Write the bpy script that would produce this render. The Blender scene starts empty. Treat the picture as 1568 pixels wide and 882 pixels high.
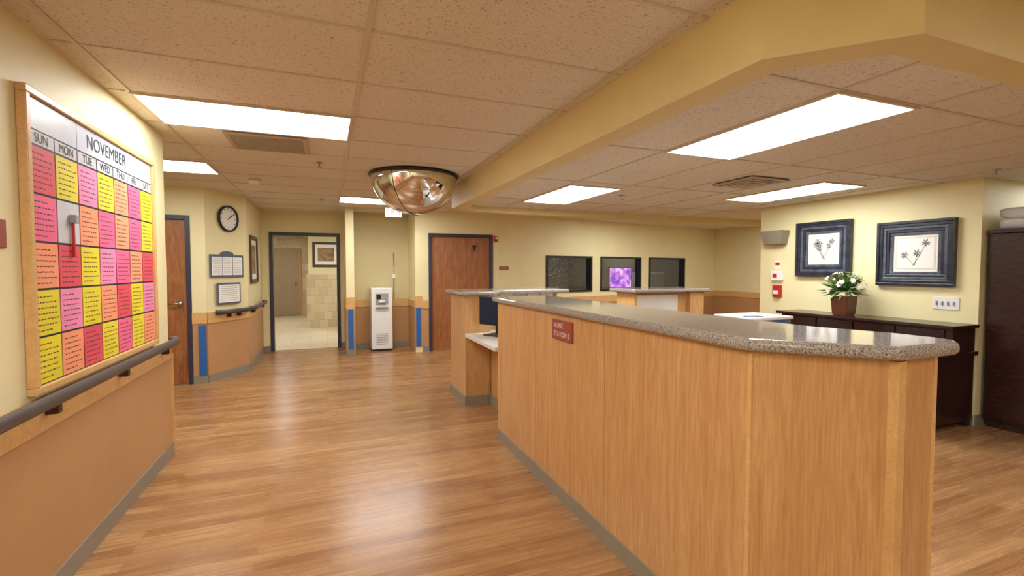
import bpy, bmesh, math, random
from mathutils import Vector, Matrix, noise as mnoise
random.seed(4)
scene = bpy.context.scene
try:
    scene.view_settings.view_transform = 'Standard'
    scene.view_settings.look = 'None'
    scene.view_settings.exposure = 0.0
except Exception: pass

def s2l(c):
    c = c/255.0
    return c/12.92 if c <= 0.04045 else ((c+0.055)/1.055)**2.4
def rgb(r,g,b): return (s2l(r),s2l(g),s2l(b),1.0)

# ---------------------------------------------------------------- materials
def newmat(name):
    m = bpy.data.materials.new(name); m.use_nodes = True
    nt = m.node_tree; n = nt.nodes; l = nt.links
    bs = n['Principled BSDF']
    return m, n, l, bs
def pos(n,l,scale=(1,1,1)):
    g = n.new('ShaderNodeNewGeometry'); mp = n.new('ShaderNodeMapping')
    mp.inputs['Scale'].default_value = scale
    l.new(g.outputs['Position'], mp.inputs['Vector'])
    return mp.outputs['Vector']
def noise(n,l,vec,scale,detail=3,dist=0,rough=0.5):
    t = n.new('ShaderNodeTexNoise'); t.inputs['Scale'].default_value=scale
    t.inputs['Detail'].default_value=detail; t.inputs['Distortion'].default_value=dist
    t.inputs['Roughness'].default_value=rough
    l.new(vec,t.inputs['Vector']); return t.outputs['Fac']
def ramp(n,l,fac,stops,interp='LINEAR'):
    r = n.new('ShaderNodeValToRGB'); r.color_ramp.interpolation=interp
    e = r.color_ramp.elements
    e[0].position=stops[0][0]; e[0].color=stops[0][1]
    e[1].position=stops[1][0]; e[1].color=stops[1][1]
    for p,c in stops[2:]:
        x=e.new(p); x.color=c
    l.new(fac,r.inputs['Fac']); return r.outputs['Color']
def bump(n,l,bs,h,strength,dist=0.002):
    b = n.new('ShaderNodeBump'); b.inputs['Strength'].default_value=strength; b.inputs['Distance'].default_value=dist
    l.new(h,b.inputs['Height']); l.new(b.outputs['Normal'],bs.inputs['Normal'])
def mul(c,f): return (min(1,c[0]*f),min(1,c[1]*f),min(1,c[2]*f),1)

def paint(name,c,rough=0.6,metal=0.0,var=0.06,nscale=6,bs_=0.0,bscale=300,spec=0.5):
    m,n,l,bs = newmat(name)
    v = pos(n,l)
    f = noise(n,l,v,nscale,3)
    l.new(ramp(n,l,f,[(0.3,mul(c,1-var)),(0.7,mul(c,1+var))]),bs.inputs['Base Color'])
    bs.inputs['Roughness'].default_value=rough; bs.inputs['Metallic'].default_value=metal
    bs.inputs['Specular IOR Level'].default_value=spec
    if bs_>0: bump(n,l,bs,noise(n,l,v,bscale,2),bs_)
    return m
def wood(name,c1,c2,scale=(8,8,0.7),ns=4,rough=0.4,spec=0.5,fine=0.7,finec=(0.86,0.84,0.80,1)):
    m,n,l,bs = newmat(name)
    v = pos(n,l,scale)
    f = noise(n,l,v,ns,8,1.2,0.6)
    base = ramp(n,l,f,[(0.3,c1),(0.68,c2)])
    v2 = pos(n,l,tuple(s*6 for s in scale))
    f2 = noise(n,l,v2,ns,4)
    r2 = ramp(n,l,f2,[(0.35,finec),(0.6,(1,1,1,1))])
    mx = n.new('ShaderNodeMix'); mx.data_type='RGBA'; mx.blend_type='MULTIPLY'; mx.inputs[0].default_value=fine
    l.new(base,mx.inputs[6]); l.new(r2,mx.inputs[7]); l.new(mx.outputs[2],bs.inputs['Base Color'])
    bs.inputs['Roughness'].default_value=rough; bs.inputs['Specular IOR Level'].default_value=spec
    return m
def emit(name,c,s):
    m = bpy.data.materials.new(name); m.use_nodes=True; nt=m.node_tree; nt.nodes.clear()
    e=nt.nodes.new('ShaderNodeEmission'); o=nt.nodes.new('ShaderNodeOutputMaterial')
    e.inputs[0].default_value=c; e.inputs[1].default_value=s; nt.links.new(e.outputs[0],o.inputs[0]); return m

WALL = paint('wall_cream_paint', rgb(230,219,174),0.55,var=0.025,nscale=3,bs_=0.35,bscale=90)
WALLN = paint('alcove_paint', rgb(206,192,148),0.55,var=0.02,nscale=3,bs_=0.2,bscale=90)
TAN = paint('tan_wainscot', rgb(184,140,96),0.5,var=0.04,nscale=4,bs_=0.1,bscale=120)
SOFF = paint('soffit_yellow_paint', rgb(218,199,146),0.55,var=0.03,nscale=3,bs_=0.15,bscale=120)
BASE = paint('taupe_vinyl_base', rgb(140,130,114),0.5,var=0.05)
BLUE = paint('blue_corner_guard', rgb(44,100,170),0.4)
FRAME = paint('navy_steel_frame', rgb(50,52,72),0.4,var=0.05)
BLACK = paint('black_plastic', rgb(22,22,24),0.4)
DARKRAIL = paint('charcoal_rail_vinyl', rgb(72,64,66),0.38,var=0.08)
WHITE = paint('white_plastic', rgb(228,228,228),0.4,var=0.02)
PAPER = paint('paper_white', rgb(236,235,232),0.7,var=0.02)
GREY = paint('grey_plastic', rgb(150,150,152),0.5)
LAM = paint('white_laminate', rgb(214,210,204),0.3,var=0.03)
RED = paint('alarm_red', rgb(180,36,34),0.4)
SIGN = paint('maroon_sign', rgb(150,70,54),0.45)
METAL = paint('brushed_metal', rgb(190,188,182),0.3,metal=1.0)
CHROME = paint('mirror_chrome', rgb(228,228,228),0.04,metal=1.0,var=0.01)
GRID = paint('ceiling_tbar', rgb(204,193,176),0.5,var=0.02)
OAK = wood('maple_laminate', rgb(188,138,88), rgb(212,166,112),(7,7,0.45),3,0.28,0.5,0.85,(0.82,0.79,0.74,1))
OAKT = wood('maple_trim', rgb(206,160,102), rgb(222,178,120),(5,5,5),3,0.4)
DOORW = wood('door_veneer', rgb(134,80,46), rgb(176,116,70),(6,6,0.7),4,0.35)
MAHOG = wood('dark_mahogany', rgb(40,20,20), rgb(58,28,28),(8,2,8),3,0.22,0.6)
NOTEB = paint('board_black_grid', rgb(32,30,44),0.5)
LENS = emit('fluorescent_lens',(0.985,0.995,0.955,1),18.5)
DARKROOM = paint('painted_room_dimness', rgb(84,90,104),0.8)  # dimness of the room behind the windows, put into its wall colour
ROOMGLOW = emit('added_room_glow',(0.9,0.95,1.0,1),5.0)  # added glow, brightens the room behind the windows; not a known fixture
CLOTH = paint('white_cloth', rgb(206,206,208),0.9,var=0.05,nscale=20)

def ceiling_mat():
    m,n,l,bs=newmat('ceiling_tile_fissured')
    v=pos(n,l)
    f=noise(n,l,v,70,4,0.8,0.6)
    fis=ramp(n,l,f,[(0.36,rgb(182,172,156)),(0.43,rgb(224,217,204))])
    big=noise(n,l,v,0.8,2)
    bc=ramp(n,l,big,[(0.3,(0.94,0.93,0.92,1)),(0.7,(1,1,1,1))])
    mx=n.new('ShaderNodeMix'); mx.data_type='RGBA'; mx.blend_type='MULTIPLY'; mx.inputs[0].default_value=1
    l.new(fis,mx.inputs[6]); l.new(bc,mx.inputs[7]); l.new(mx.outputs[2],bs.inputs['Base Color'])
    bs.inputs['Roughness'].default_value=0.9
    bump(n,l,bs,f,0.4,0.004)
    return m
CEIL=ceiling_mat()

def floor_mat():
    m,n,l,bs=newmat('vinyl_wood_plank')
    v=pos(n,l)
    b=n.new('ShaderNodeTexBrick'); l.new(v,b.inputs['Vector'])
    b.inputs['Scale'].default_value=1; b.inputs['Brick Width'].default_value=0.95; b.inputs['Row Height'].default_value=0.078
    b.inputs['Mortar Size'].default_value=0.001; b.inputs['Mortar Smooth'].default_value=0.3
    b.offset=0.37; b.inputs['Bias'].default_value=0
    b.inputs['Color1'].default_value=rgb(154,108,67); b.inputs['Color2'].default_value=rgb(186,142,96)
    b.inputs['Mortar'].default_value=rgb(130,92,58)
    v2=pos(n,l,(1.0,20,1)); f=noise(n,l,v2,1.9,9,0.6,0.72)
    g=ramp(n,l,f,[(0.30,(0.50,0.43,0.36,1)),(0.47,(0.86,0.83,0.79,1)),(0.70,(1.15,1.14,1.12,1))])
    mx=n.new('ShaderNodeMix'); mx.data_type='RGBA'; mx.blend_type='MULTIPLY'; mx.inputs[0].default_value=0.95
    l.new(b.outputs['Color'],mx.inputs[6]); l.new(g,mx.inputs[7]); l.new(mx.outputs[2],bs.inputs['Base Color'])
    r=n.new('ShaderNodeMapRange'); r.inputs[3].default_value=0.20; r.inputs[4].default_value=0.34
    l.new(f,r.inputs[0]); l.new(r.outputs[0],bs.inputs['Roughness'])
    bs.inputs['Specular IOR Level'].default_value=0.6
    bump(n,l,bs,f,0.15,0.001)
    return m
FLOOR=floor_mat()
def tile_mat(name,c1,c2,mortar,w,h,flip=False,rough=0.35):
    m,n,l,bs=newmat(name)
    v=pos(n,l)
    if flip:
        sp=n.new('ShaderNodeSeparateXYZ'); cb=n.new('ShaderNodeCombineXYZ'); l.new(v,sp.inputs[0])
        ad=n.new('ShaderNodeMath'); l.new(sp.outputs[0],ad.inputs[0]); l.new(sp.outputs[1],ad.inputs[1])
        l.new(ad.outputs[0],cb.inputs[0]); l.new(sp.outputs[2],cb.inputs[1]); v=cb.outputs[0]
    b=n.new('ShaderNodeTexBrick'); l.new(v,b.inputs['Vector']); b.offset=0 if not flip else 0.5
    b.inputs['Scale'].default_value=1; b.inputs['Brick Width'].default_value=w; b.inputs['Row Height'].default_value=h
    b.inputs['Mortar Size'].default_value=0.004
    b.inputs['Color1'].default_value=c1; b.inputs['Color2'].default_value=c2; b.inputs['Mortar'].default_value=mortar
    l.new(b.outputs['Color'],bs.inputs['Base Color']); bs.inputs['Roughness'].default_value=rough
    return m
FTILE=tile_mat('beige_floor_tile',rgb(214,198,170),rgb(204,186,156),rgb(176,158,130),0.33,0.33)
WTILE=tile_mat('beige_wall_tile',rgb(216,200,166),rgb(190,168,132),rgb(178,158,124),0.2,0.2,True)

def granite():
    m,n,l,bs=newmat('speckled_granite')
    v=pos(n,l)
    f=noise(n,l,v,190,3,0,0.7)
    c=ramp(n,l,f,[(0.36,rgb(84,76,74)),(0.44,rgb(138,128,122)),(0.56,rgb(168,158,150)),(0.66,rgb(200,192,186))])
    l.new(c,bs.inputs['Base Color']); bs.inputs['Roughness'].default_value=0.08
    return m
GRAN=granite()
def glassmat():
    m=bpy.data.materials.new('interior_glass'); m.use_nodes=True; nt=m.node_tree; nt.nodes.clear()
    t=nt.nodes.new('ShaderNodeBsdfTransparent'); g=nt.nodes.new('ShaderNodeBsdfGlossy'); g.inputs['Roughness'].default_value=0.02
    t.inputs[0].default_value=(0.85,0.88,0.9,1)
    mx=nt.nodes.new('ShaderNodeMixShader'); mx.inputs[0].default_value=0.12
    o=nt.nodes.new('ShaderNodeOutputMaterial')
    nt.links.new(t.outputs[0],mx.inputs[1]); nt.links.new(g.outputs[0],mx.inputs[2]); nt.links.new(mx.outputs[0],o.inputs[0]); return m
GLASS=glassmat()
def tvmat():
    m=bpy.data.materials.new('tv_picture'); m.use_nodes=True; nt=m.node_tree; n=nt.nodes; l=nt.links; n.clear()
    v=pos(n,l); f=noise(n,l,v,7,3)
    c=ramp(n,l,f,[(0.35,rgb(90,50,190)),(0.5,rgb(210,100,225)),(0.62,rgb(245,200,245))])
    e=n.new('ShaderNodeEmission'); e.inputs[1].default_value=1.6; l.new(c,e.inputs[0])
    o=n.new('ShaderNodeOutputMaterial'); l.new(e.outputs[0],o.inputs[0]); return m
TV=tvmat()

# ---------------------------------------------------------------- builder
class B:
    def __init__(s,name): s.name=name; s.bm=bmesh.new(); s.mats=[]
    def mi(s,m):
        if m not in s.mats: s.mats.append(m)
        return s.mats.index(m)
    def absorb(s,tb,mat,M=None,smooth=False):
        k=s.mi(mat); mp={}
        for v in tb.verts:
            co=v.co.copy()
            if M is not None: co=M@co
            mp[v]=s.bm.verts.new(co)
        for f in tb.faces:
            try:
                nf=s.bm.faces.new([mp[v] for v in f.verts]); nf.material_index=k; nf.smooth=smooth
            except ValueError: pass
        tb.free()
    def box(s,x0,x1,y0,y1,z0,z1,mat,M=None,bev=0,seg=2):
        tb=bmesh.new(); bmesh.ops.create_cube(tb,size=1)
        for v in tb.verts:
            v.co=Vector(((x0+x1)/2+v.co.x*(x1-x0),(y0+y1)/2+v.co.y*(y1-y0),(z0+z1)/2+v.co.z*(z1-z0)))
        if bev>0: bmesh.ops.bevel(tb,geom=tb.edges[:],offset=bev,segments=seg,affect='EDGES',profile=0.5)
        s.absorb(tb,mat,M)
    def prism(s,pts,z0,z1,mat,M=None,bev=0,seg=4):
        tb=bmesh.new()
        a=[tb.verts.new((p[0],p[1],z0)) for p in pts]; b=[tb.verts.new((p[0],p[1],z1)) for p in pts]
        n=len(pts); tb.faces.new(a[::-1]); tb.faces.new(b)
        for i in range(n): tb.faces.new([a[i],a[(i+1)%n],b[(i+1)%n],b[i]])
        bmesh.ops.recalc_face_normals(tb,faces=tb.faces[:])
        if bev>0:
            es=[e for e in tb.edges if abs(e.verts[0].co.z-e.verts[1].co.z)<1e-6]
            bmesh.ops.bevel(tb,geom=es,offset=bev,segments=seg,affect='EDGES',profile=0.5)
        s.absorb(tb,mat,M)
    def cyl(s,p0,p1,r,mat,M=None,seg=20,r2=None,smooth=True):
        p0=Vector(p0);p1=Vector(p1);d=p1-p0
        tb=bmesh.new(); bmesh.ops.create_cone(tb,cap_ends=True,segments=seg,radius1=r,radius2=r if r2 is None else r2,depth=d.length)
        q=Vector((0,0,1)).rotation_difference(d.normalized()).to_matrix().to_4x4()
        T=Matrix.Translation((p0+p1)/2)@q
        if M is not None: T=M@T
        s.absorb(tb,mat,T,smooth)
    def lathe(s,prof,mat,M,seg=48,smooth=True):
        tb=bmesh.new(); rings=[]
        for r,z in prof:
            rings.append([tb.verts.new((r*math.cos(2*math.pi*i/seg),r*math.sin(2*math.pi*i/seg),z)) for i in range(seg)] if r>1e-6 else [tb.verts.new((0,0,z))])
        for a,b in zip(rings,rings[1:]):
            for i in range(seg):
                j=(i+1)%seg
                if len(a)==1: tb.faces.new([a[0],b[i],b[j]])
                elif len(b)==1: tb.faces.new([a[i],a[j],b[0]])
                else: tb.faces.new([a[i],a[j],b[j],b[i]])
        s.absorb(tb,mat,M,smooth)
    def quad(s,pts,mat,M=None,smooth=False):
        k=s.mi(mat); vs=[s.bm.verts.new((M@Vector(p)) if M is not None else Vector(p)) for p in pts]
        f=s.bm.faces.new(vs); f.material_index=k; f.smooth=smooth
    def tube(s,pts,r,mat,M=None,seg=10,ry=None):
        tb=bmesh.new(); P=[Vector(p) for p in pts]; rings=[]
        for i,p in enumerate(P):
            d=(P[min(i+1,len(P)-1)]-P[max(i-1,0)]).normalized()
            up=Vector((0,1,0)) if abs(d.y)<0.9 else Vector((0,0,1))
            a=d.cross(up).normalized(); b=a.cross(d).normalized()
            rings.append([tb.verts.new(p+a*r*math.cos(2*math.pi*k/seg)+b*(ry or r)*math.sin(2*math.pi*k/seg)) for k in range(seg)])
        for A,C in zip(rings,rings[1:]):
            for k in range(seg):
                j=(k+1)%seg; tb.faces.new([A[k],A[j],C[j],C[k]])
        tb.faces.new(rings[0][::-1]); tb.faces.new(rings[-1])
        s.absorb(tb,mat,M,True)
    def text(s,body,size,mat,M,align='CENTER'):
        cu=bpy.data.curves.new('t','FONT'); cu.body=body; cu.size=size; cu.align_x=align; cu.align_y='CENTER'
        o=bpy.data.objects.new('t',cu); scene.collection.objects.link(o)
        dg=bpy.context.evaluated_depsgraph_get(); me=bpy.data.meshes.new_from_object(o.evaluated_get(dg))
        tb=bmesh.new(); tb.from_mesh(me); s.absorb(tb,mat,M)
        bpy.data.objects.remove(o); bpy.data.curves.remove(cu); bpy.data.meshes.remove(me)
    def done(s,recalc=True):
        if recalc: bmesh.ops.recalc_face_normals(s.bm,faces=s.bm.faces[:])
        co=[v.co for v in s.bm.verts]
        mn=Vector((min(c.x for c in co),min(c.y for c in co),min(c.z for c in co)))
        mx=Vector((max(c.x for c in co),max(c.y for c in co),max(c.z for c in co)))
        o0=Vector(((mn.x+mx.x)/2,(mn.y+mx.y)/2,mn.z))
        for v in s.bm.verts: v.co-=o0
        me=bpy.data.meshes.new(s.name); s.bm.to_mesh(me); s.bm.free()
        for m in s.mats: me.materials.append(m)
        ob=bpy.data.objects.new(s.name,me); ob.location=o0; scene.collection.objects.link(ob); return ob

def frame(origin,xd):
    u=Vector((xd[0],xd[1],0)).normalized(); v=Vector((0,0,1)); w=u.cross(v)
    M=Matrix(((u.x,v.x,w.x,origin[0]),(u.y,v.y,w.y,origin[1]),(u.z,v.z,w.z,origin[2] if len(origin)>2 else 0),(0,0,0,1)))
    return M
CH=2.47; CI=2.28
def wall(name,p0,p1,openings=(),th=0.12,h=CH,mat=None,wains=True,base=True,rail=True,wt=0.80,z0=0.0):
    mat=mat or WALL
    M=frame(p0,(p1[0]-p0[0],p1[1]-p0[1])); L=math.hypot(p1[0]-p0[0],p1[1]-p0[1])
    b=B('wall_'+name)
    def strips(w0,w1,v0,v1,m,bb):
        x=0
        for (a,c,d,e) in sorted(openings):
            if e<=v0 or d>=v1: continue
            if a-x>0.001: bb.box(x,a,v0,v1,w0,w1,m,M)
            if d>v0+0.001: bb.box(a,c,v0,d,w0,w1,m,M)
            if e<v1-0.001: bb.box(a,c,e,v1,w0,w1,m,M)
            x=c
        if L-x>0.001: bb.box(x,L,v0,v1,w0,w1,m,M)
    strips(-th,0,z0,h,mat,b)
    if wains: strips(0,0.006,0.0,wt,TAN,b)
    if rail: strips(0,0.018,wt-0.04,wt+0.10,OAKT,b)
    b.done()
    if base:
        bb=B('baseboard_'+name); strips(0.006,0.016,0,0.10,BASE,bb); bb.done()
    return M,L
def handrail(M,x0,x1,z=0.89,w=0.075):
    b=B('handrail')
    pts=[(x0,z-0.0,0.019),(x0+0.012,z,0.05),(x0+0.04,z,w),(x1-0.04,z,w),(x1-0.012,z,0.05),(x1,z,0.019)]
    b.tube(pts,0.019,DARKRAIL,M,14,ry=0.030)
    n=max(2,int((x1-x0)/0.8)+1)
    for i in range(n):
        x=x0+0.2+(x1-x0-0.4)*i/(n-1)
        b.box(x-0.02,x+0.02,z-0.075,z-0.02,0.019,w-0.01,MAHOG,M,0.005)
    b.done()

# ---------------------------------------------------------------- shell
b=B('floor'); b.box(-4.2,9.8,-3.2,16.4,-0.1,0.0,FLOOR); b.done()
b=B('ceiling'); b.box(-4.2,9.8,-3.2,16.4,CH,CH+0.1,CEIL); b.done()
b=B('floor_tile'); b.box(-3.4,2.4,9.26,16.2,0.0005,0.005,FTILE); b.done()

ML,_=wall('left',(-1.15,-3),(-1.15,4.35))
b=B('trim_1'); b.box(-1.152,-1.125,4.35,4.362,0.0,0.80,OAKT); b.done()
MLr,_=wall('left_return',(-1.27,4.35),(-4.0,4.35),rail=False)
wall('west',(-4.0,4.35),(-4.0,6.95),rail=False)
MD,_=wall('side_hall',(-4.0,6.95),(-1.42,6.95),openings=[(1.37,2.42,0,2.12)])
s31,c31=math.sin(math.radians(31)),math.cos(math.radians(31))
PA=(-1.42,6.95); PB=(-1.42+0.72*s31,6.95+0.72*c31)
MA,LA=wall('angled',PA,PB)
MP,LP=wall('hall_left',PB,(PB[0],9.2))
MN,_=wall('north',(PB[0],9.2),(0.30,9.2),openings=[(0.12,1.28,0,2.10)],wains=False,rail=False)
b=B('wall_wing'); b.box(0.30,0.43,8.30,9.32,0,CH,WALL)
b.box(0.295,0.435,8.284,8.30,0.78,0.98,OAKT); b.box(0.30,0.43,8.288,8.30,0.1,0.78,TAN); b.box(0.322,0.408,8.280,8.288,0.1,0.78,BLUE)
b.box(0.43,0.436,8.31,8.94,0,0.8,TAN); b.box(0.294,0.30,8.31,9.19,0,0.8,TAN); b.box(0.282,0.30,8.31,9.19,0.8,0.92,OAKT); b.done()
b=B('baseboard_wing'); b.box(0.288,0.442,8.276,8.30,0,0.1,BASE); b.done()
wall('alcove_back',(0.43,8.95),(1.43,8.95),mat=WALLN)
b=B('wall_alcove_side'); b.box(1.43,1.55,8.20,9.07,0,CH,WALL)
b.box(1.424,1.43,8.21,8.94,0,0.8,TAN); b.box(1.412,1.43,8.21,8.94,0.78,0.90,OAKT)
b.box(1.425,1.55,8.182,8.20,0.78,0.98,OAKT); b.box(1.43,1.55,8.194,8.20,0.1,0.78,TAN); b.box(1.435,1.52,8.186,8.194,0.1,0.78,BLUE); b.done()
MB,_=wall('back',(1.55,8.2),(2.95,8.2),openings=[(0.11,1.30,0,2.08)],rail=True)
MW,LW=wall('window',(2.95,8.2),(9.43,9.52),openings=[(1.11,2.33,0.98,1.72),(2.57,3.83,0.98,1.72),(4.11,5.40,0.98,1.72)],wt=0.78)
wall('east',(9.43,9.52),(9.43,4.77))
b=B('wall_right'); b.box(5.55,9.5,2.43,4.77,0,CH,WALL); b.done()
b=B('baseboard_right'); b.box(5.538,5.549,2.44,4.76,0,0.1,BASE); b.box(5.54,9.4,2.418,2.43,0,0.1,BASE); b.done()
wall('east_near',(9.43,2.42),(9.43,-3.0))
wall('south',(9.43,-3.0),(-1.15,-3.0))
b=B('wall_adjoining_room')
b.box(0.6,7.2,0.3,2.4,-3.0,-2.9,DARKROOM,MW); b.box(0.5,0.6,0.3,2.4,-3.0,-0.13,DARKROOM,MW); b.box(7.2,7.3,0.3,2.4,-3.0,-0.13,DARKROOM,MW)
b.box(0.5,7.3,2.36,2.42,-3.0,-0.13,DARKROOM,MW); b.box(2.0,3.2,2.34,2.36,-1.9,-1.3,ROOMGLOW,MW); b.box(5.0,6.2,2.34,2.36,-1.9,-1.3,ROOMGLOW,MW); b.done()  # the two glowing boxes are unseen, added to brighten the window views
b=B('wall_back_room')
b.box(-0.42,2.4,12.6,12.75,0,CH,WALL); b.box(-0.46,2.3,12.48,12.6,0,1.32,WTILE)
b.box(-3.4,-0.42,16.0,16.15,0,CH,WTILE); b.box(-3.5,-3.4,9.32,16.1,0,CH,WTILE); b.box(2.4,2.5,9.32,12.75,0,CH,WALL); b.box(-0.42,-0.3,12.75,16,0,CH,WALL)
b.done()

# soffit ring and lowered ceiling
outer=[(9.38,0.94),(1.78,0.94),(1.46,1.27),(1.46,5.75),(1.80,6.09),(7.3,6.09),(7.3,4.79)]
inner=[(9.38,1.07),(1.85,1.07),(1.60,1.32),(1.60,5.69),(1.86,5.95),(7.16,5.95),(7.16,4.79)]
b=B('ceiling_soffit')
for i in range(len(outer)-1):
    b.prism([outer[i],outer[i+1],inner[i+1],inner[i]],2.20,CH,SOFF)
b.done()
b=B('ceiling_lowered')
b.prism([(1.6,1.32),(1.85,1.07),(9.38,1.07),(9.38,2.42),(5.54,2.42),(5.54,4.78),(7.16,4.78),(7.16,5.95),(1.86,5.95),(1.6,5.69)],CI,CI+0.06,CEIL); b.done()
b=B('ceiling_tile_grid')
x=-1.04-1.22*2
while x<9.4:
    y0=4.4 if x<-1.2 else -2.95
    y1=6.9 if x<-1.2 else 9.1
    if x<1.45: b.box(x-0.012,x+0.012,y0,y1,CH-0.006,CH,GRID)
    else:
        b.box(x-0.012,x+0.012,-2.95,0.93,CH-0.006,CH,GRID); b.box(x-0.012,x+0.012,6.10,8.15,CH-0.006,CH,GRID)
    x+=1.22
for k in range(-10,10):
    y=3.35+0.61*k
    if y<-2.9 or y>9.15: continue
    xa=-4 if 4.4<y<6.9 else -1.14
    xb=9.4 if (y<0.93 or 6.1<y<8.1) else (1.45 if y<8.1 else 1.4)
    b.box(xa,xb,y-0.009,y+0.009,CH-0.005,CH,GRID)
b.done()
b=B('ceiling_tile_grid_lowered')
for k in range(0,7):
    x=1.61+0.61*k; b.box(x-0.009,x+0.009,1.34 if k==0 else 1.08,5.6 if k==0 else 5.94,CI-0.005,CI,GRID)
for k in range(0,4):
    y=1.5+1.22*k; b.box(1.61,5.53,y-0.011,y+0.011,CI-0.006,CI,GRID)
b.done()

def panel(x0,x1,y0,y1,z=CH):
    b=B('ceiling_light_panel'); t=0.018
    for (a,c,d,e) in ((x0,x1,y0,y0+t),(x0,x1,y1-t,y1),(x0,x0+t,y0+t,y1-t),(x1-t,x1,y0+t,y1-t)):
        b.box(a,c,d,e,z-0.014,z-0.0005,GRID)
    b.box(x0+t,x1-t,y0+t,y1-t,z-0.010,z-0.004,LENS); b.done()
X0=-1.04
for (a,c,d,e) in ((X0,0.18,3.35,3.96),(X0-1.22,X0,5.25,5.86),(0.18,1.40,7.01,7.62),(X0,0.18,0.30,0.91),(X0,0.18,-2.14,-1.53),(2.62,3.84,-0.92,-0.31),(6.28,7.5,-0.92,-0.31),
                  (5.06,6.28,7.01,7.62),(7.6,8.82,6.4,7.01)):
    panel(a,c,d,e)
panel(2.22,2.83,1.50,2.72,CI); panel(2.22,2.83,4.10,5.32,CI); panel(4.38,4.99,3.08,4.30,CI); panel(6.6,7.21,1.3,2.3,CI)
panel(-1.9,-0.9,10.5,11.1); panel(0.2,1.4,10.6,11.2); panel(-2.0,-0.9,13.6,14.2)

def vent(name,x0,x1,y0,y1,z,n=14,along='x'):
    b=B(name); t=0.03; DV=paint('vent_paint',rgb(176,162,142),0.5); DK=paint('vent_shadow',rgb(78,66,54),0.8)
    for (a,c,d,e) in ((x0,x1,y0,y0+t),(x0,x1,y1-t,y1),(x0,x0+t,y0+t,y1-t),(x1-t,x1,y0+t,y1-t)):
        b.box(a,c,d,e,z-0.018,z-0.0065,DV)
    b.box(x0+t,x1-t,y0+t,y1-t,z-0.009,z-0.0065,DK)
    for i in range(n):
        y=y0+t+(y1-y0-2*t)*(i+0.5)/n
        b.box(x0+t,x1-t,y-0.006,y+0.006,z-0.017,z-0.010,DV)
    b.done()
vent('ceiling_return_vent',-0.70,-0.13,4.03,4.54,CH)
b=B('ceiling_air_diffuser'); cx,cy=3.74,3.35; DV=paint('diffuser_paint',rgb(184,172,154),0.5); DK=paint('diffuser_dark',rgb(66,58,48),0.8)
b.box(cx-.23,cx+.23,cy-.23,cy+.23,CI-0.010,CI-0.006,DK)
for k in range(4):
    r=0.23-0.055*k; z=CI-0.012-0.004*k
    for (a,c,d,e) in ((-r,r,-r,-r+.03),(-r,r,r-.03,r),(-r,-r+.03,-r+.03,r-.03),(r-.03,r,-r+.03,r-.03)):
        b.box(cx+a,cx+c,cy+d,cy+e,z-0.012,CI-0.010,DV)
b.done()
def sprinkler(x,y,z):
    b=B('sprinkler_head'); M=Matrix.Translation((x,y,z))
    b.lathe([(0,-0.006),(0.035,-0.006),(0.035,-0.001),(0,-0.001)],METAL,M,20)
    b.cyl((0,0,-0.04),(0,0,-0.006),0.008,METAL,M,10); b.cyl((0,0,-0.046),(0,0,-0.04),0.022,METAL,M,14); b.done()
for p in ((-0.05,4.9,CH-.006),(-0.05,7.4,CH-.006),(3.1,4.5,CI-.006),(2.5,5.7,CI),(5.2,2.2,CI)): sprinkler(*p)

b=B('convex_mirror_dome'); M=Matrix.Translation((0.90,5.18,CH-0.007))
R=0.455; D=0.40
prof=[(R*math.cos(a),-0.02-D*math.sin(a)) for a in [math.pi/2*i/28 for i in range(29)]]; prof[-1]=(0,prof[-1][1])
b.lathe(prof,CHROME,M,72)
b.lathe([(R-0.01,0),(R+0.02,0),(R+0.026,-0.012),(R+0.014,-0.028),(R-0.004,-0.030)],BLACK,M,72)
for k in range(2):
    a=math.pi*k+0.9
    pts=[((R+0.002)*math.cos(t)*math.cos(a),(R+0.002)*math.cos(t)*math.sin(a),-0.02-(D+0.002)*math.sin(t)) for t in [math.pi/2*i/16 for i in range(17)]]
    b.tube(pts,0.003,BLACK,M,6)
b.done()

# ---------------------------------------------------------------- doors
def doorframe(b,M,x0,x1,h,t=0.05,d0=-0.13,d1=0.02):
    b.box(x0,x0+t,0,h,d0,d1,FRAME,M,0.003); b.box(x1-t,x1,0,h,d0,d1,FRAME,M,0.003); b.box(x0+t,x1-t,h-t,h,d0,d1,FRAME,M,0.003)
def lever(b,M,x,z,w,d):
    b.cyl((x,z,w),(x,z,w+0.012),0.032,METAL,M,20); b.cyl((x,z,w+0.012),(x,z,w+0.055),0.011,METAL,M,12)
    b.tube([(x,z,w+0.05),(x+d*0.03,z,w+0.055),(x+d*0.12,z,w+0.05)],0.010,METAL,M,10)
b=B('door_1'); doorframe(b,MD,1.372,2.418,2.118)
b.box(1.425,2.365,0.008,2.065,-0.07,-0.026,DOORW,MD,0.002); lever(b,MD,2.29,1.02,-0.026,-1); b.done()
b=B('door_2'); doorframe(b,MB,0.112,1.298,2.078)
b.box(0.165,1.245,0.008,2.025,-0.07,-0.026,DOORW,MB,0.002); lever(b,MB,1.17,1.0,-0.026,-1)
b.box(0.90,1.0,1.86,1.88,-0.026,0.01,BLACK,MB,0.003); b.box(0.94,0.96,1.78,1.86,-0.026,-0.01,BLACK,MB); b.done()
b=B('door_frame_open'); doorframe(b,MN,0.122,1.278,2.098,0.055); b.done()
MF=frame((-3.4,16.0),(1,0)); b=B('door_3'); DG=paint('taupe_door',rgb(160,138,110),0.5)
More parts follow.
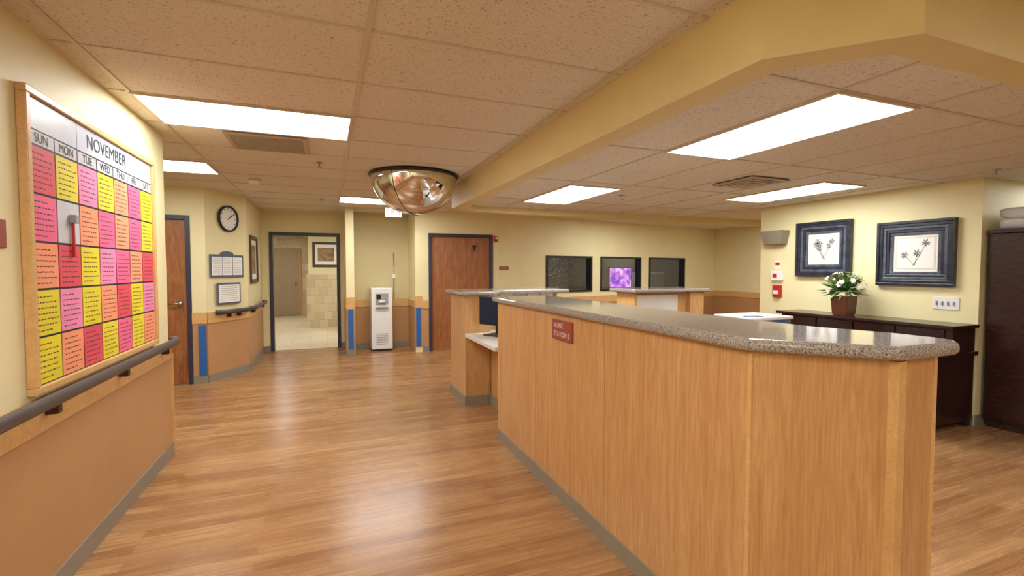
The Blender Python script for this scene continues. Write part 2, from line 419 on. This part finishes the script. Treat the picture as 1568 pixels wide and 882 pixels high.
b.box(1.75,1.82,0,2.1,0.001,0.05,TAN,MF); b.box(2.60,2.67,0,2.1,0.001,0.05,TAN,MF); b.box(1.82,2.60,2.03,2.1,0.001,0.05,TAN,MF); b.box(1.82,2.60,0.01,2.03,0.001,0.03,DG,MF); lever(b,MF,2.5,1.0,0.03,-1); b.done()

for i,(a,c) in enumerate(((1.11,2.33),(2.57,3.83),(4.11,5.40))):
    b=B('window_%d'%(i+1)); t=0.04
    for (p,q,r,s_) in ((a,c,0.98,0.98+t),(a,c,1.72-t,1.72),(a,a+t,0.98+t,1.72-t),(c-t,c,0.98+t,1.72-t)):
        b.box(p,q,r,s_,-0.12,0.022,BLACK,MW)
    b.box(a+t,c-t,0.98+t,1.72-t,-0.062,-0.056,GLASS,MW); b.done()
b=B('television'); b.box(3.54,4.32,0.98,1.50,-0.78,-0.72,BLACK,MW,0.008); b.box(3.57,4.29,1.01,1.47,-0.72,-0.717,TV,MW)
b.box(3.8,4.0,0.72,1.02,-0.77,-0.73,BLACK,MW); b.box(3.2,4.5,0.0,0.72,-1.0,-0.5,MAHOG,MW,0.01); b.done()
def leafy(b,c,r,n,ml,M=None,ln=0.12,wd=0.02,up=0.3,xmax=99):
    i=0
    while i<n:
        th=random.uniform(0,2*math.pi); ph=random.uniform(-0.3,1.4)
        d=Vector((math.cos(th)*math.cos(ph),math.sin(th)*math.cos(ph),math.sin(ph)+up*0.2)).normalized()
        st=Vector(c)+d*random.uniform(0,r*0.55); L=ln*random.uniform(0.7,1.3)
        sd=d.cross(Vector((random.random()-.5,random.random()-.5,1))).normalized()*wd
        mid=st+d*L*0.5+Vector((0,0,0.01)); tip=st+d*L+Vector((0,0,-0.03*random.random()))
        if max(tip.x,(mid+sd).x,(mid-sd).x)>xmax: continue
        b.quad([st,mid+sd,tip,mid-sd],random.choice(ml),M); i+=1
G1=paint('leaf_green',rgb(78,122,52),0.5,var=0.15,nscale=30); G2=paint('leaf_pale',rgb(160,184,120),0.5); G3=paint('leaf_deep',rgb(46,80,40),0.5); FW=paint('petal_white',rgb(240,232,222),0.6); GT=paint('tree_grey_green',rgb(100,118,124),0.6)
b=B('decorated_tree'); T=MW@Matrix.Translation((2.25,0,-0.95))
b.cyl((0,0.0,0),(0,1.0,0),0.03,MAHOG,T,10); b.cyl((0,0,0),(0,0.06,0),0.18,MAHOG,T,16)
for k in range(520):
    hh=random.uniform(0.6,2.0); rr=0.50*(2.1-hh)/1.4+0.05; th=random.uniform(0,6.28); r=rr*random.uniform(0.6,1)
    p=Vector((r*math.cos(th),hh,r*math.sin(th))); d=Vector((math.cos(th),-0.3,math.sin(th)))*0.09; sd=Vector((-math.sin(th),0.2,math.cos(th)))*0.015
    b.quad([p,p+d*0.5+sd,p+d,p+d*0.5-sd],random.choice([GT,G3,PAPER,GT]),T)
b.done(False)
b=B('storage_cabinet'); b.box(6.0,7.0,0.0,1.35,-2.4,-1.9,LAM,MW,0.01); b.box(6.03,6.49,0.08,1.32,-1.9,-1.88,GREY,MW); b.box(6.51,6.97,0.08,1.32,-1.9,-1.88,GREY,MW); b.done()

# ---------------------------------------------------------------- left wall stuff
handrail(ML,0.05,7.33,z=0.90)
handrail(MP,0.05,LP-0.1); 
handrail(MA,0.12,LA-0.02)
b=B('calendar_notice_board')
u0,u1,v0,v1=5.50,7.02,0.925,2.20; W=0.0; T=0.032
for (a,c,d,e) in ((u0,u1,v0,v0+T),(u0,u1,v1-T,v1),(u0,u0+T,v0+T,v1-T),(u1-T,u1,v0+T,v1-T)): b.box(a,c,d,e,0.001,0.036,OAKT,ML,0.004)
iu0,iu1,iv0,iv1=u0+T,u1-T,v0+T,v1-T
b.box(iu0,iu1,iv0,iv1,0.001,0.018,NOTEB,ML)
cw=(iu1-iu0)/7
HB=paint('header_white',rgb(206,212,230),0.35)
LBL=paint('label_grey',rgb(196,196,204),0.5); INK=paint('ink_black',rgb(20,20,26),0.6)
b.box(iu0+0.006,iu0+2*cw-0.003,iv1-0.13,iv1-0.003,0.018,0.020,HB,ML); b.box(iu0+2*cw+0.003,iu1-0.006,iv1-0.13,iv1-0.003,0.018,0.020,HB,ML)
b.text('NOVEMBER',0.098,INK,ML@Matrix.Translation((iu0+3.7*cw,iv1-0.068,0.0215)))
for i,d in enumerate(['SUN','MON','TUE','WED','THU','FRI','SAT']):
    b.box(iu0+i*cw+0.005,iu0+(i+1)*cw-0.005,iv1-0.192,iv1-0.137,0.018,0.020,LBL,ML)
    b.text(d,0.056,INK,ML@Matrix.Translation((iu0+(i+.5)*cw,iv1-0.165,0.0215)))
NC={'r':paint('note_red',rgb(216,74,92),0.6),'y':paint('note_yellow',rgb(222,206,44),0.6),'p':paint('note_pink',rgb(234,134,180),0.6),'s':paint('note_salmon',rgb(238,150,112),0.6),'h':paint('note_hotpink',rgb(232,98,142),0.6),'w':LBL}
TXT=paint('note_text',rgb(96,60,50),0.7)
rows=['rypyshy','hwshshy','sryphsr','ypysryp','ysryhys']
rv1=iv1-0.198; rh=(rv1-iv0)/5
for j,rw in enumerate(rows):
    for i,ch in enumerate(rw):
        a=iu0+i*cw+0.005; c=iu0+(i+1)*cw-0.005; e=rv1-j*rh-0.004; d=rv1-(j+1)*rh+0.006
        b.box(a,c,d,e,0.018,0.021,NC[ch],ML)
        if ch=='w': continue
        for k in range(7):
            vv=e-0.03-k*0.024
            if vv<d+0.015: break
            x=a+0.02
            while x<c-0.03:
                wl=random.uniform(0.008,0.026); 
                if x+wl>c-0.015: break
                if not(k in(0,6) and x>a+0.12):
                    dz=random.uniform(-0.002,0.002)
                    b.quad([(x,vv+dz,0.0216),(x+wl,vv-dz,0.0216),(x+wl,vv+0.005-dz,0.0216),(x,vv+0.005+dz,0.0216)],TXT,ML)
                x+=wl+0.007
a=iu0+cw; e=rv1-rh
b.box(a+0.10,a+0.135,e-0.10,e-0.06,0.021,0.05,GREY,ML,0.004); b.box(a+0.112,a+0.124,e-0.26,e-0.10,0.024,0.036,RED,ML,0.003)
b.done()
b=B('room_sign'); b.box(5.14,5.40,1.53,1.64,0.001,0.008,SIGN,ML,0.003); b.done()

b=B('corner_guard'); b.box(2.485,2.572,0.1,0.74,0.019,0.022,BLUE,MD); b.done()
b=B('wall_clock'); M=MA@Matrix.Translation((0.37,2.12,0.001))
b.lathe([(0,0),(0.165,0),(0.175,0.01),(0.175,0.035),(0.165,0.042),(0.15,0.034),(0.15,0.02)],BLACK,M,48); b.lathe([(0.152,0.02),(0,0.021)],PAPER,M,48)
for k in range(12):
    R_=M@Matrix.Rotation(k*math.pi/6,4,'Z'); b.box(-0.004,0.004,0.115,0.14,0.021,0.023,BLACK,R_)
for ang,l_,w_ in ((-0.9,0.085,0.005),(-6.0+3.14*1.6,0.12,0.0035)):
    R_=M@Matrix.Rotation(ang,4,'Z'); b.box(-w_,w_,-0.02,l_,0.023,0.026,BLACK,R_)
b.done()
SL=paint('slate_frame',rgb(84,92,112),0.5)
b=B('notice_frame'); b.box(0.05,0.63,1.34,1.64,0.001,0.02,SL,MA,0.004)
for k in range(3): b.box(0.075+k*0.18,0.075+k*0.18+0.168,1.37,1.61,0.02,0.022,PAPER,MA)
b.prism([(0.22,1.64),(0.46,1.64),(0.43,1.675),(0.34,1.69),(0.25,1.675)],0.001,0.02,SL,MA)
for k in range(3):
    for q in range(9): b.quad([(0.09+k*0.18,1.59-q*0.024,0.0226),(0.22+k*0.18,1.59-q*0.024,0.0226),(0.22+k*0.18,1.594-q*0.024,0.0226),(0.09+k*0.18,1.594-q*0.024,0.0226)],GREY,MA)
b.done()
b=B('notice_frame'); b.box(0.14,0.55,0.985,1.27,0.019,0.035,SL,MA,0.004); b.box(0.165,0.525,1.01,1.245,0.035,0.037,PAPER,MA)
for q in range(8): b.quad([(0.19,1.22-q*0.026,0.0376),(0.5,1.22-q*0.026,0.0376),(0.5,1.225-q*0.026,0.0376),(0.19,1.225-q*0.026,0.0376)],GREY,MA)
b.done()
def picture(name,M,x0,x1,z0,z1,fm,fw,inner,steps=3,depth=0.03):
    b=B(name)
    for k in range(steps):
        o=fw*k/steps; t=fw/steps; d=0.001+depth*(1-0.25*k*3/steps)
        m_=fm[k%len(fm)] if isinstance(fm,list) else fm
        a,c,e,f=x0+o,x1-o,z0+o,z1-o
        for (p,q,r,s_) in ((a,c,e,e+t),(a,c,f-t,f),(a,a+t,e+t,f-t),(c-t,c,e+t,f-t)): b.box(p,q,r,s_,0.001,d,m_,M,0.004,2)
    b.box(x0+fw,x1-fw,z0+fw,z1-fw,0.001,0.008,PAPER,M)
    inner(b,x0+fw,x1-fw,z0+fw,z1-fw); b.done()
ART=paint('art_brown',rgb(150,120,90),0.8,var=0.5,nscale=9)
def in_generic(M):
    def f(b,a,c,e,g): b.box(a+0.06,c-0.06,e+0.08,g-0.08,0.008,0.010,ART,M)
    return f
BR=paint('brown_frame',rgb(84,62,44),0.4)
picture('framed_picture',MP,0.25,0.95,1.24,1.95,BR,0.06,in_generic(MP))
MR2=frame((-0.42,12.6),(1,0)); picture('framed_picture',MR2,0.10,0.72,1.50,2.12,BR,0.06,in_generic(MR2))

b=B('water_ice_dispenser'); x0,x1,y0,y1=0.72,1.08,8.55,8.91
b.box(x0,x1,y0,y1,0.03,1.12,WHITE,None,0.012); b.box(x0+0.02,x1-0.02,y0+0.02,y1-0.02,0.0,0.03,BLACK)
b.box(x0+0.07,x1-0.07,y0-0.004,y0,0.82,1.02,GREY); b.box(x0+0.09,x0+0.16,y0-0.01,y0-0.004,0.92,1.0,BLACK); b.box(x0+0.13,x1-0.13,y0-0.05,y0-0.004,0.86,0.90,WHITE,None,0.004)
b.box(x0+0.07,x1-0.07,y0-0.045,y0,0.76,0.785,GREY,None,0.003)
for k in range(7): b.box(x0+0.08,x1-0.08,y0-0.004,y0,0.12+k*0.03,0.13+k*0.03,GREY)
b.done()
b=B('water_supply_pipe'); b.cyl((1.16,8.935,0.91),(1.16,8.935,1.75),0.008,METAL); b.box(1.13,1.19,8.925,8.95,1.28,1.36,WHITE,None,0.003); b.done()
b=B('fire_alarm_strobe'); b.box(1.32,1.39,1.95,2.06,0.0,0.04,RED,MB,0.005); b.box(1.335,1.375,2.0,2.04,0.04,0.05,WHITE,MB,0.003); b.done()
b=B('room_sign'); b.box(0.03,0.23,1.43,1.50,0.001,0.008,SIGN,MW,0.002); b.text('DINING',0.035,WHITE,MW@Matrix.Translation((0.13,1.463,0.0085))); b.done()
b=B('exit_sign'); MEx=frame((1.02,7.8,2.29),(1,0)); b.box(-0.13,0.13,0,0.15,-0.03,0.0,WHITE,MEx,0.005); b.text('EXIT',0.12,RED,MEx@Matrix.Translation((0,0.075,0.001))); b.box(-0.05,0.05,0.15,0.1795,-0.025,-0.005,WHITE,MEx); b.done()
b=B('smoke_detector'); b.lathe([(0,-0.05),(0.05,-0.05),(0.06,-0.03),(0.065,-0.006),(0,-0.006)],WHITE,Matrix.Translation((-0.75,6.1,CH)),28); b.done()

# ---------------------------------------------------------------- nurse station front counter
def arc(cx,cy,r,a0,a1,n=8): return [(cx+r*math.cos(math.radians(a0+(a1-a0)*i/n)),cy+r*math.sin(math.radians(a0+(a1-a0)*i/n))) for i in range(n+1)]
HT=1.17
b=B('nurse_station_counter')
body=[(1.35,3.75),(1.35,1.19),(1.635,0.905),(1.84,0.905),(1.84,1.06),(1.70,1.06),(1.53,1.25),(1.53,3.75)]
b.prism(body,0.0,HT,OAK)
b.prism([(1.341,3.752),(1.341,1.186),(1.631,0.896),(1.849,0.896),(1.849,0.93),(1.64,0.93),(1.40,1.19),(1.40,3.752)],0,0.085,BASE)
def vstrip(x,y,dx,dy,w=0.012,mat=OAKT,z0=0.085,z1=HT-0.003): b.box(x-w,x+w,y-w,y+w,z0,z1,mat,None,0.003)
vstrip(1.356,1.193,0,0,0.009); vstrip(1.640,0.910,0,0,0.02); vstrip(1.832,0.912,0,0,0.010); vstrip(1.357,3.745,0,0,0.009)
SEAM=paint('seam_shadow',rgb(150,110,74),0.6)
for y in (2.1,2.98): b.box(1.3492,1.35,y-0.0012,y+0.0012,0.085,HT,SEAM)
top=[(1.315,3.80),(1.315,1.175),(1.605,0.872)]+arc(1.875,0.962,0.09,-90,20,6)+[(1.955,1.10),(1.87,1.33),(1.85,1.6),(1.85,3.80)]
b.prism(top,HT+0.001,HT+0.045,GRAN,None,0.018,4)
b.box(1.54,2.25,1.50,3.70,0.715,0.75,LAM,None,0.004)
for y in (1.55,3.2): 
    b.box(1.62,2.2,y,y+0.42,0.0,0.715,OAK)
    for k in range(3): b.box(2.2,2.215,y+0.02,y+0.40,0.06+k*0.22,0.26+k*0.22,OAKT); b.box(2.215,2.23,y+0.15,y+0.27,0.18+k*0.22,0.195+k*0.22,METAL)
b.done()
MC=frame((1.349,3.75),(0,-1))
b=B('nurse_station_sign'); b.box(1.05,1.31,1.01,1.135,0.0,0.010,SIGN,MC,0.003)
b.text('NURSE',0.042,WHITE,MC@Matrix.Translation((1.075,1.098,0.011)),'LEFT'); b.text('STATION 3',0.042,WHITE,MC@Matrix.Translation((1.075,1.045,0.011)),'LEFT'); b.done()
b=B('reception_desk'); b.box(1.34,2.0,3.81,4.75,0.735,0.775,LAM,None,0.006); b.box(1.63,1.66,3.81,4.75,0,0.735,OAK); b.box(1.618,1.63,3.81,4.75,0,0.1,BASE)
b.box(1.66,1.98,3.81,3.85,0,0.735,OAK); b.box(1.66,1.98,4.71,4.75,0,0.735,OAK); b.done()
b=B('nurse_station_counter')
b.prism([(1.35,5.40),(1.35,4.77),(1.63,4.77),(1.63,5.15),(2.62,5.15),(2.62,5.40)],0,HT,OAK)
b.prism([(1.341,5.409),(1.341,4.761),(1.639,4.761),(1.639,5.141),(2.63,5.141),(2.63,5.2),(1.6,5.2),(1.6,4.8),(1.4,4.8),(1.4,5.409)],0,0.1,BASE)
b.prism([(1.30,5.45),(1.30,4.72),(1.66,4.72),(1.80,4.95),(2.68,4.95),(2.68,5.45)],HT+.001,HT+.045,GRAN,None,0.016,3)
b.box(1.64,2.6,4.8,5.14,0.715,0.75,LAM); b.box(2.55,2.6,4.8,5.14,0,0.715,OAK)
b.done()
b=B('pinned_paper_notices')
for k in range(5): b.box(1.70+k*0.175,1.86+k*0.175,5.142,5.149,0.93+0.01*(k%2),1.16,PAPER if k!=2 else LAM)
b.done()
b=B('nurse_station_counter')
b.box(3.38,4.15,4.62,4.95,0,HT,OAK); b.box(3.40,4.00,4.610,4.62,0.1,1.14,LAM); b.box(4.15,4.36,4.56,5.0,0,HT,OAK); b.box(3.36,3.40,4.60,4.96,0,HT,OAKT)
b.box(3.37,4.37,4.55,4.61,0,0.1,BASE)
b.prism([(3.30,5.04),(3.30,4.52),(4.42,4.52),(4.42,5.04)],HT+.001,HT+.045,GRAN,None,0.016,3); b.done()
def monitor(x,y,z,ang,w=0.46,h=0.29):
    b=B('computer_monitor'); M=Matrix.Translation((x,y,z))@Matrix.Rotation(ang,4,'Z')
    SC=paint('screen_blue',rgb(30,44,70),0.15)
    b.box(-w/2,w/2,-0.02,0.02,0.10,0.10+h,BLACK,M,0.006); b.box(-w/2+0.015,w/2-0.015,-0.022,-0.02,0.115,0.085+h,SC,M)
    b.box(-0.03,0.03,0.01,0.04,0.01,0.2,BLACK,M,0.004); b.box(-0.12,0.12,-0.08,0.10,0,0.012,BLACK,M,0.004); b.done()
monitor(1.60,4.48,0.776,math.radians(-62)); monitor(1.85,3.4,0.751,math.radians(90)); 
b=B('office_printer'); M=Matrix.Translation((3.80,3.35,0)); BG=paint('printer_blue_grey',rgb(84,104,140),0.4)
b.box(-0.3,0.3,-0.25,0.25,0,0.66,OAK,M,0.004); b.box(-0.27,0.27,-0.24,0.22,0.66,0.90,WHITE,M,0.02); b.box(-0.25,0.25,-0.22,0.2,0.90,0.98,BG,M,0.012); b.box(-0.27,0.27,-0.23,0.21,0.98,1.01,WHITE,M,0.008)
b.box(-0.22,-0.06,-0.18,-0.10,1.01,1.016,BG,M)
b.box(-0.2,0.2,-0.32,-0.22,0.70,0.72,GREY,M,0.004); b.box(-0.26,-0.12,-0.26,-0.24,0.84,0.89,BLACK,M); b.done()

# ---------------------------------------------------------------- right wall furniture
MR=frame((5.55,4.77),(0,-1))
b=B('dark_credenza_hutch')
b.box(5.19,5.535,2.44,4.14,0.70,0.915,MAHOG); b.box(5.12,5.537,2.41,4.17,0.915,0.945,MAHOG,None,0.006)
b.box(4.80,5.535,2.41,4.17,0.66,0.70,MAHOG,None,0.006)
b.box(4.84,5.53,2.44,2.48,0.06,0.66,MAHOG); b.box(4.84,5.53,4.10,4.14,0.06,0.66,MAHOG); b.box(4.90,5.53,2.48,4.10,0.10,0.66,MAHOG)
for k in range(4):
    y=2.50+k*0.40; b.box(4.885,4.90,y,y+0.385,0.12,0.47,MAHOG,None,0.003); b.box(4.885,4.90,y,y+0.385,0.49,0.64,MAHOG,None,0.003)
    b.cyl((4.865,y+0.19,0.57),(4.885,y+0.19,0.57),0.012,METAL)
    b.box(5.175,5.19,y,y+0.385,0.72,0.90,MAHOG,None,0.003)
for (x,y) in ((4.88,2.47),(4.88,4.08),(5.48,2.47),(5.48,4.08)): b.box(x-.03,x+.03,y-.03,y+.05,0,0.06,MAHOG)
b.done()
b=B('potted_flower_arrangement'); M=Matrix.Translation((5.28,3.46,0.9455)); POT=paint('pot_brown',rgb(104,58,40),0.3)
b.prism([(-0.07,-0.07),(0.07,-0.07),(0.07,0.07),(-0.07,0.07)],0,0.012,POT,M)
tb=bmesh.new(); bmesh.ops.create_cone(tb,cap_ends=True,segments=4,radius1=0.11,radius2=0.13,depth=0.20); bmesh.ops.bevel(tb,geom=tb.edges[:],offset=0.006,segments=2,affect='EDGES')
b.absorb(tb,POT,M@Matrix.Translation((0,0,0.11))@Matrix.Rotation(math.pi/4,4,'Z'))
leafy(b,(0,0,0.25),0.18,230,[G1,G2,G1,G3],M,0.16,0.014,xmax=0.20)
for k in range(36):
    th=random.uniform(0,6.28); ph=random.uniform(0.0,1.4); d=Vector((math.cos(th)*math.cos(ph),math.sin(th)*math.cos(ph),math.sin(ph)))
    c=Vector((0,0,0.27))+d*random.uniform(0.15,0.22)
    if c.x>0.17: continue
    a_=d.orthogonal().normalized(); b2=d.cross(a_)
    for q in range(6):
        t=q*math.pi/3; e_=a_*math.cos(t)+b2*math.sin(t); s_=-a_*math.sin(t)+b2*math.cos(t)
        b.quad([c,c+e_*0.018+s_*0.011+d*0.006,c+e_*0.034+d*0.010,c+e_*0.018-s_*0.011+d*0.006],FW,M)
b.done(False)
PF=paint('blue_black_frame',rgb(40,44,56),0.22,var=0.4,nscale=14); PF2=paint('blue_grey_frame',rgb(78,84,100),0.22,var=0.4,nscale=14); MT=paint('art_mat',rgb(214,208,194),0.7)
ARTG=paint('art_sketch_grey',rgb(110,108,104),0.7)
def flower(M,seed,n=5):
    def f(b,a,c,e,g):
        r=random.Random(seed); cx=(a+c)/2; 
        b.box(a+0.02,c-0.02,e+0.02,g-0.02,0.008,0.0095,MT,M); b.box(a+0.035,c-0.035,e+0.035,g-0.035,0.0095,0.0105,PAPER,M)
        for k in range(n):
            tx=cx+r.uniform(-0.10,0.10); tz=(e+g)/2+r.uniform(-0.02,0.11)
            b.tube([(cx+r.uniform(-.02,.02),e+0.06,0.0115),((cx+tx)/2,(e+tz)/2+0.03,0.0115),(tx,tz,0.0115)],0.0018,ARTG,M,5)
            for q in range(7):
                t=q*math.pi/3.5+r.random()*.4; d=Vector((math.cos(t),math.sin(t),0)); n_=Vector((-d.y,d.x,0)); p=Vector((tx,tz,0.012))
                b.quad([p,p+d*0.024+n_*0.008,p+d*0.042,p+d*0.024-n_*0.008],ARTG,M)
    return f
picture('framed_picture',MR,0.55,1.22,1.36,2.02,[PF,PF,PF2,PF,PF2],0.145,flower(MR,1,6),5,0.05)
picture('framed_picture',MR,1.49,2.17,1.28,1.94,[PF,PF,PF2,PF,PF2],0.145,flower(MR,2,3),5,0.05)
b=B('light_switch_plate'); b.box(1.99,2.20,1.06,1.18,0.001,0.008,WHITE,MR,0.002)
for k in range(4): b.box(2.02+k*0.045,2.03+k*0.045,1.10,1.14,0.008,0.018,GREY,MR)
b.done()
b=B('wall_speaker'); SPK=paint('speaker_grey',rgb(140,132,116),0.5)
tb=bmesh.new(); bmesh.ops.create_cube(tb,size=1)
for v in tb.verts:
    v.co=Vector(((0.17 if v.co.y>0 else 0.13)*(1 if v.co.x>0 else -1)+0.27,1.86+v.co.y*0.18,(0.16 if v.co.y>0 else 0.10) if v.co.z>0 else 0.001))
bmesh.ops.bevel(tb,geom=tb.edges[:],offset=0.008,segments=2,affect='EDGES'); b.absorb(tb,SPK,MR)
b.done()
b=B('wall_phone_box'); b.box(0.20,0.36,1.30,1.42,0.001,0.04,WHITE,MR,0.006); b.box(0.23,0.29,1.34,1.39,0.04,0.045,RED,MR); b.done()
b=B('wall_notice_card'); b.box(0.23,0.31,1.45,1.56,0.001,0.008,PAPER,MR); b.box(0.24,0.30,1.50,1.54,0.008,0.010,RED,MR); b.done()
b=B('wall_fire_alarm_box'); b.box(0.23,0.34,1.08,1.24,0.0,0.045,RED,MR,0.006); b.box(0.25,0.32,1.12,1.17,0.045,0.058,WHITE,MR,0.003); b.done()
b=B('dark_wardrobe'); b.box(5.62,6.25,1.28,2.405,0.08,1.77,MAHOG,None,0.004); b.box(5.60,6.27,1.26,2.415,1.77,1.805,MAHOG,None,0.005); b.box(5.66,6.2,1.3,2.39,0,0.08,MAHOG)
for y in (1.30,1.845): b.box(5.60,5.62,y,y+0.535,0.10,1.75,MAHOG,None,0.003)
for y in (1.79,1.89): b.cyl((5.585,y,0.9),(5.585,y,1.1),0.008,METAL)
b.done()
b=B('folded_linen_stack')
for k in range(2):
    tb=bmesh.new(); bmesh.ops.create_cube(tb,size=1); bmesh.ops.subdivide_edges(tb,edges=tb.edges[:],cuts=12,use_grid_fill=True)
    for v in tb.verts:
        c=v.co; sx=1-0.12*abs(2*c.z)**4; 
        p=Vector((5.93+c.x*0.56*sx,1.95+c.y*0.80*sx,1.855+k*0.09+c.z*0.10))
        nn=mnoise.noise(p*9)*0.022+mnoise.noise(p*22)*0.008
        if c.z>-0.49 or k>0: p+=Vector((nn*0.6,nn*0.6,nn if c.z>-0.45 else 0))
        p.z=max(p.z,1.8065); p.x=max(p.x,5.63)
        v.co=p
    b.absorb(tb,CLOTH,None,True)
b.done()

# ---------------------------------------------------------------- camera
cam=bpy.data.cameras.new('camera'); co=bpy.data.objects.new('camera',cam); scene.collection.objects.link(co)
cam.sensor_width=36; cam.lens=16.53; cam.clip_start=0.05
co.location=(0,0,1.45); co.rotation_euler=(math.radians(90-2.3),0,math.radians(-21.5))
scene.camera=co
w=bpy.data.worlds.new('world'); scene.world=w; w.use_nodes=True
w.node_tree.nodes['Background'].inputs[0].default_value=(0.8,0.75,0.65,1); w.node_tree.nodes['Background'].inputs[1].default_value=0.3
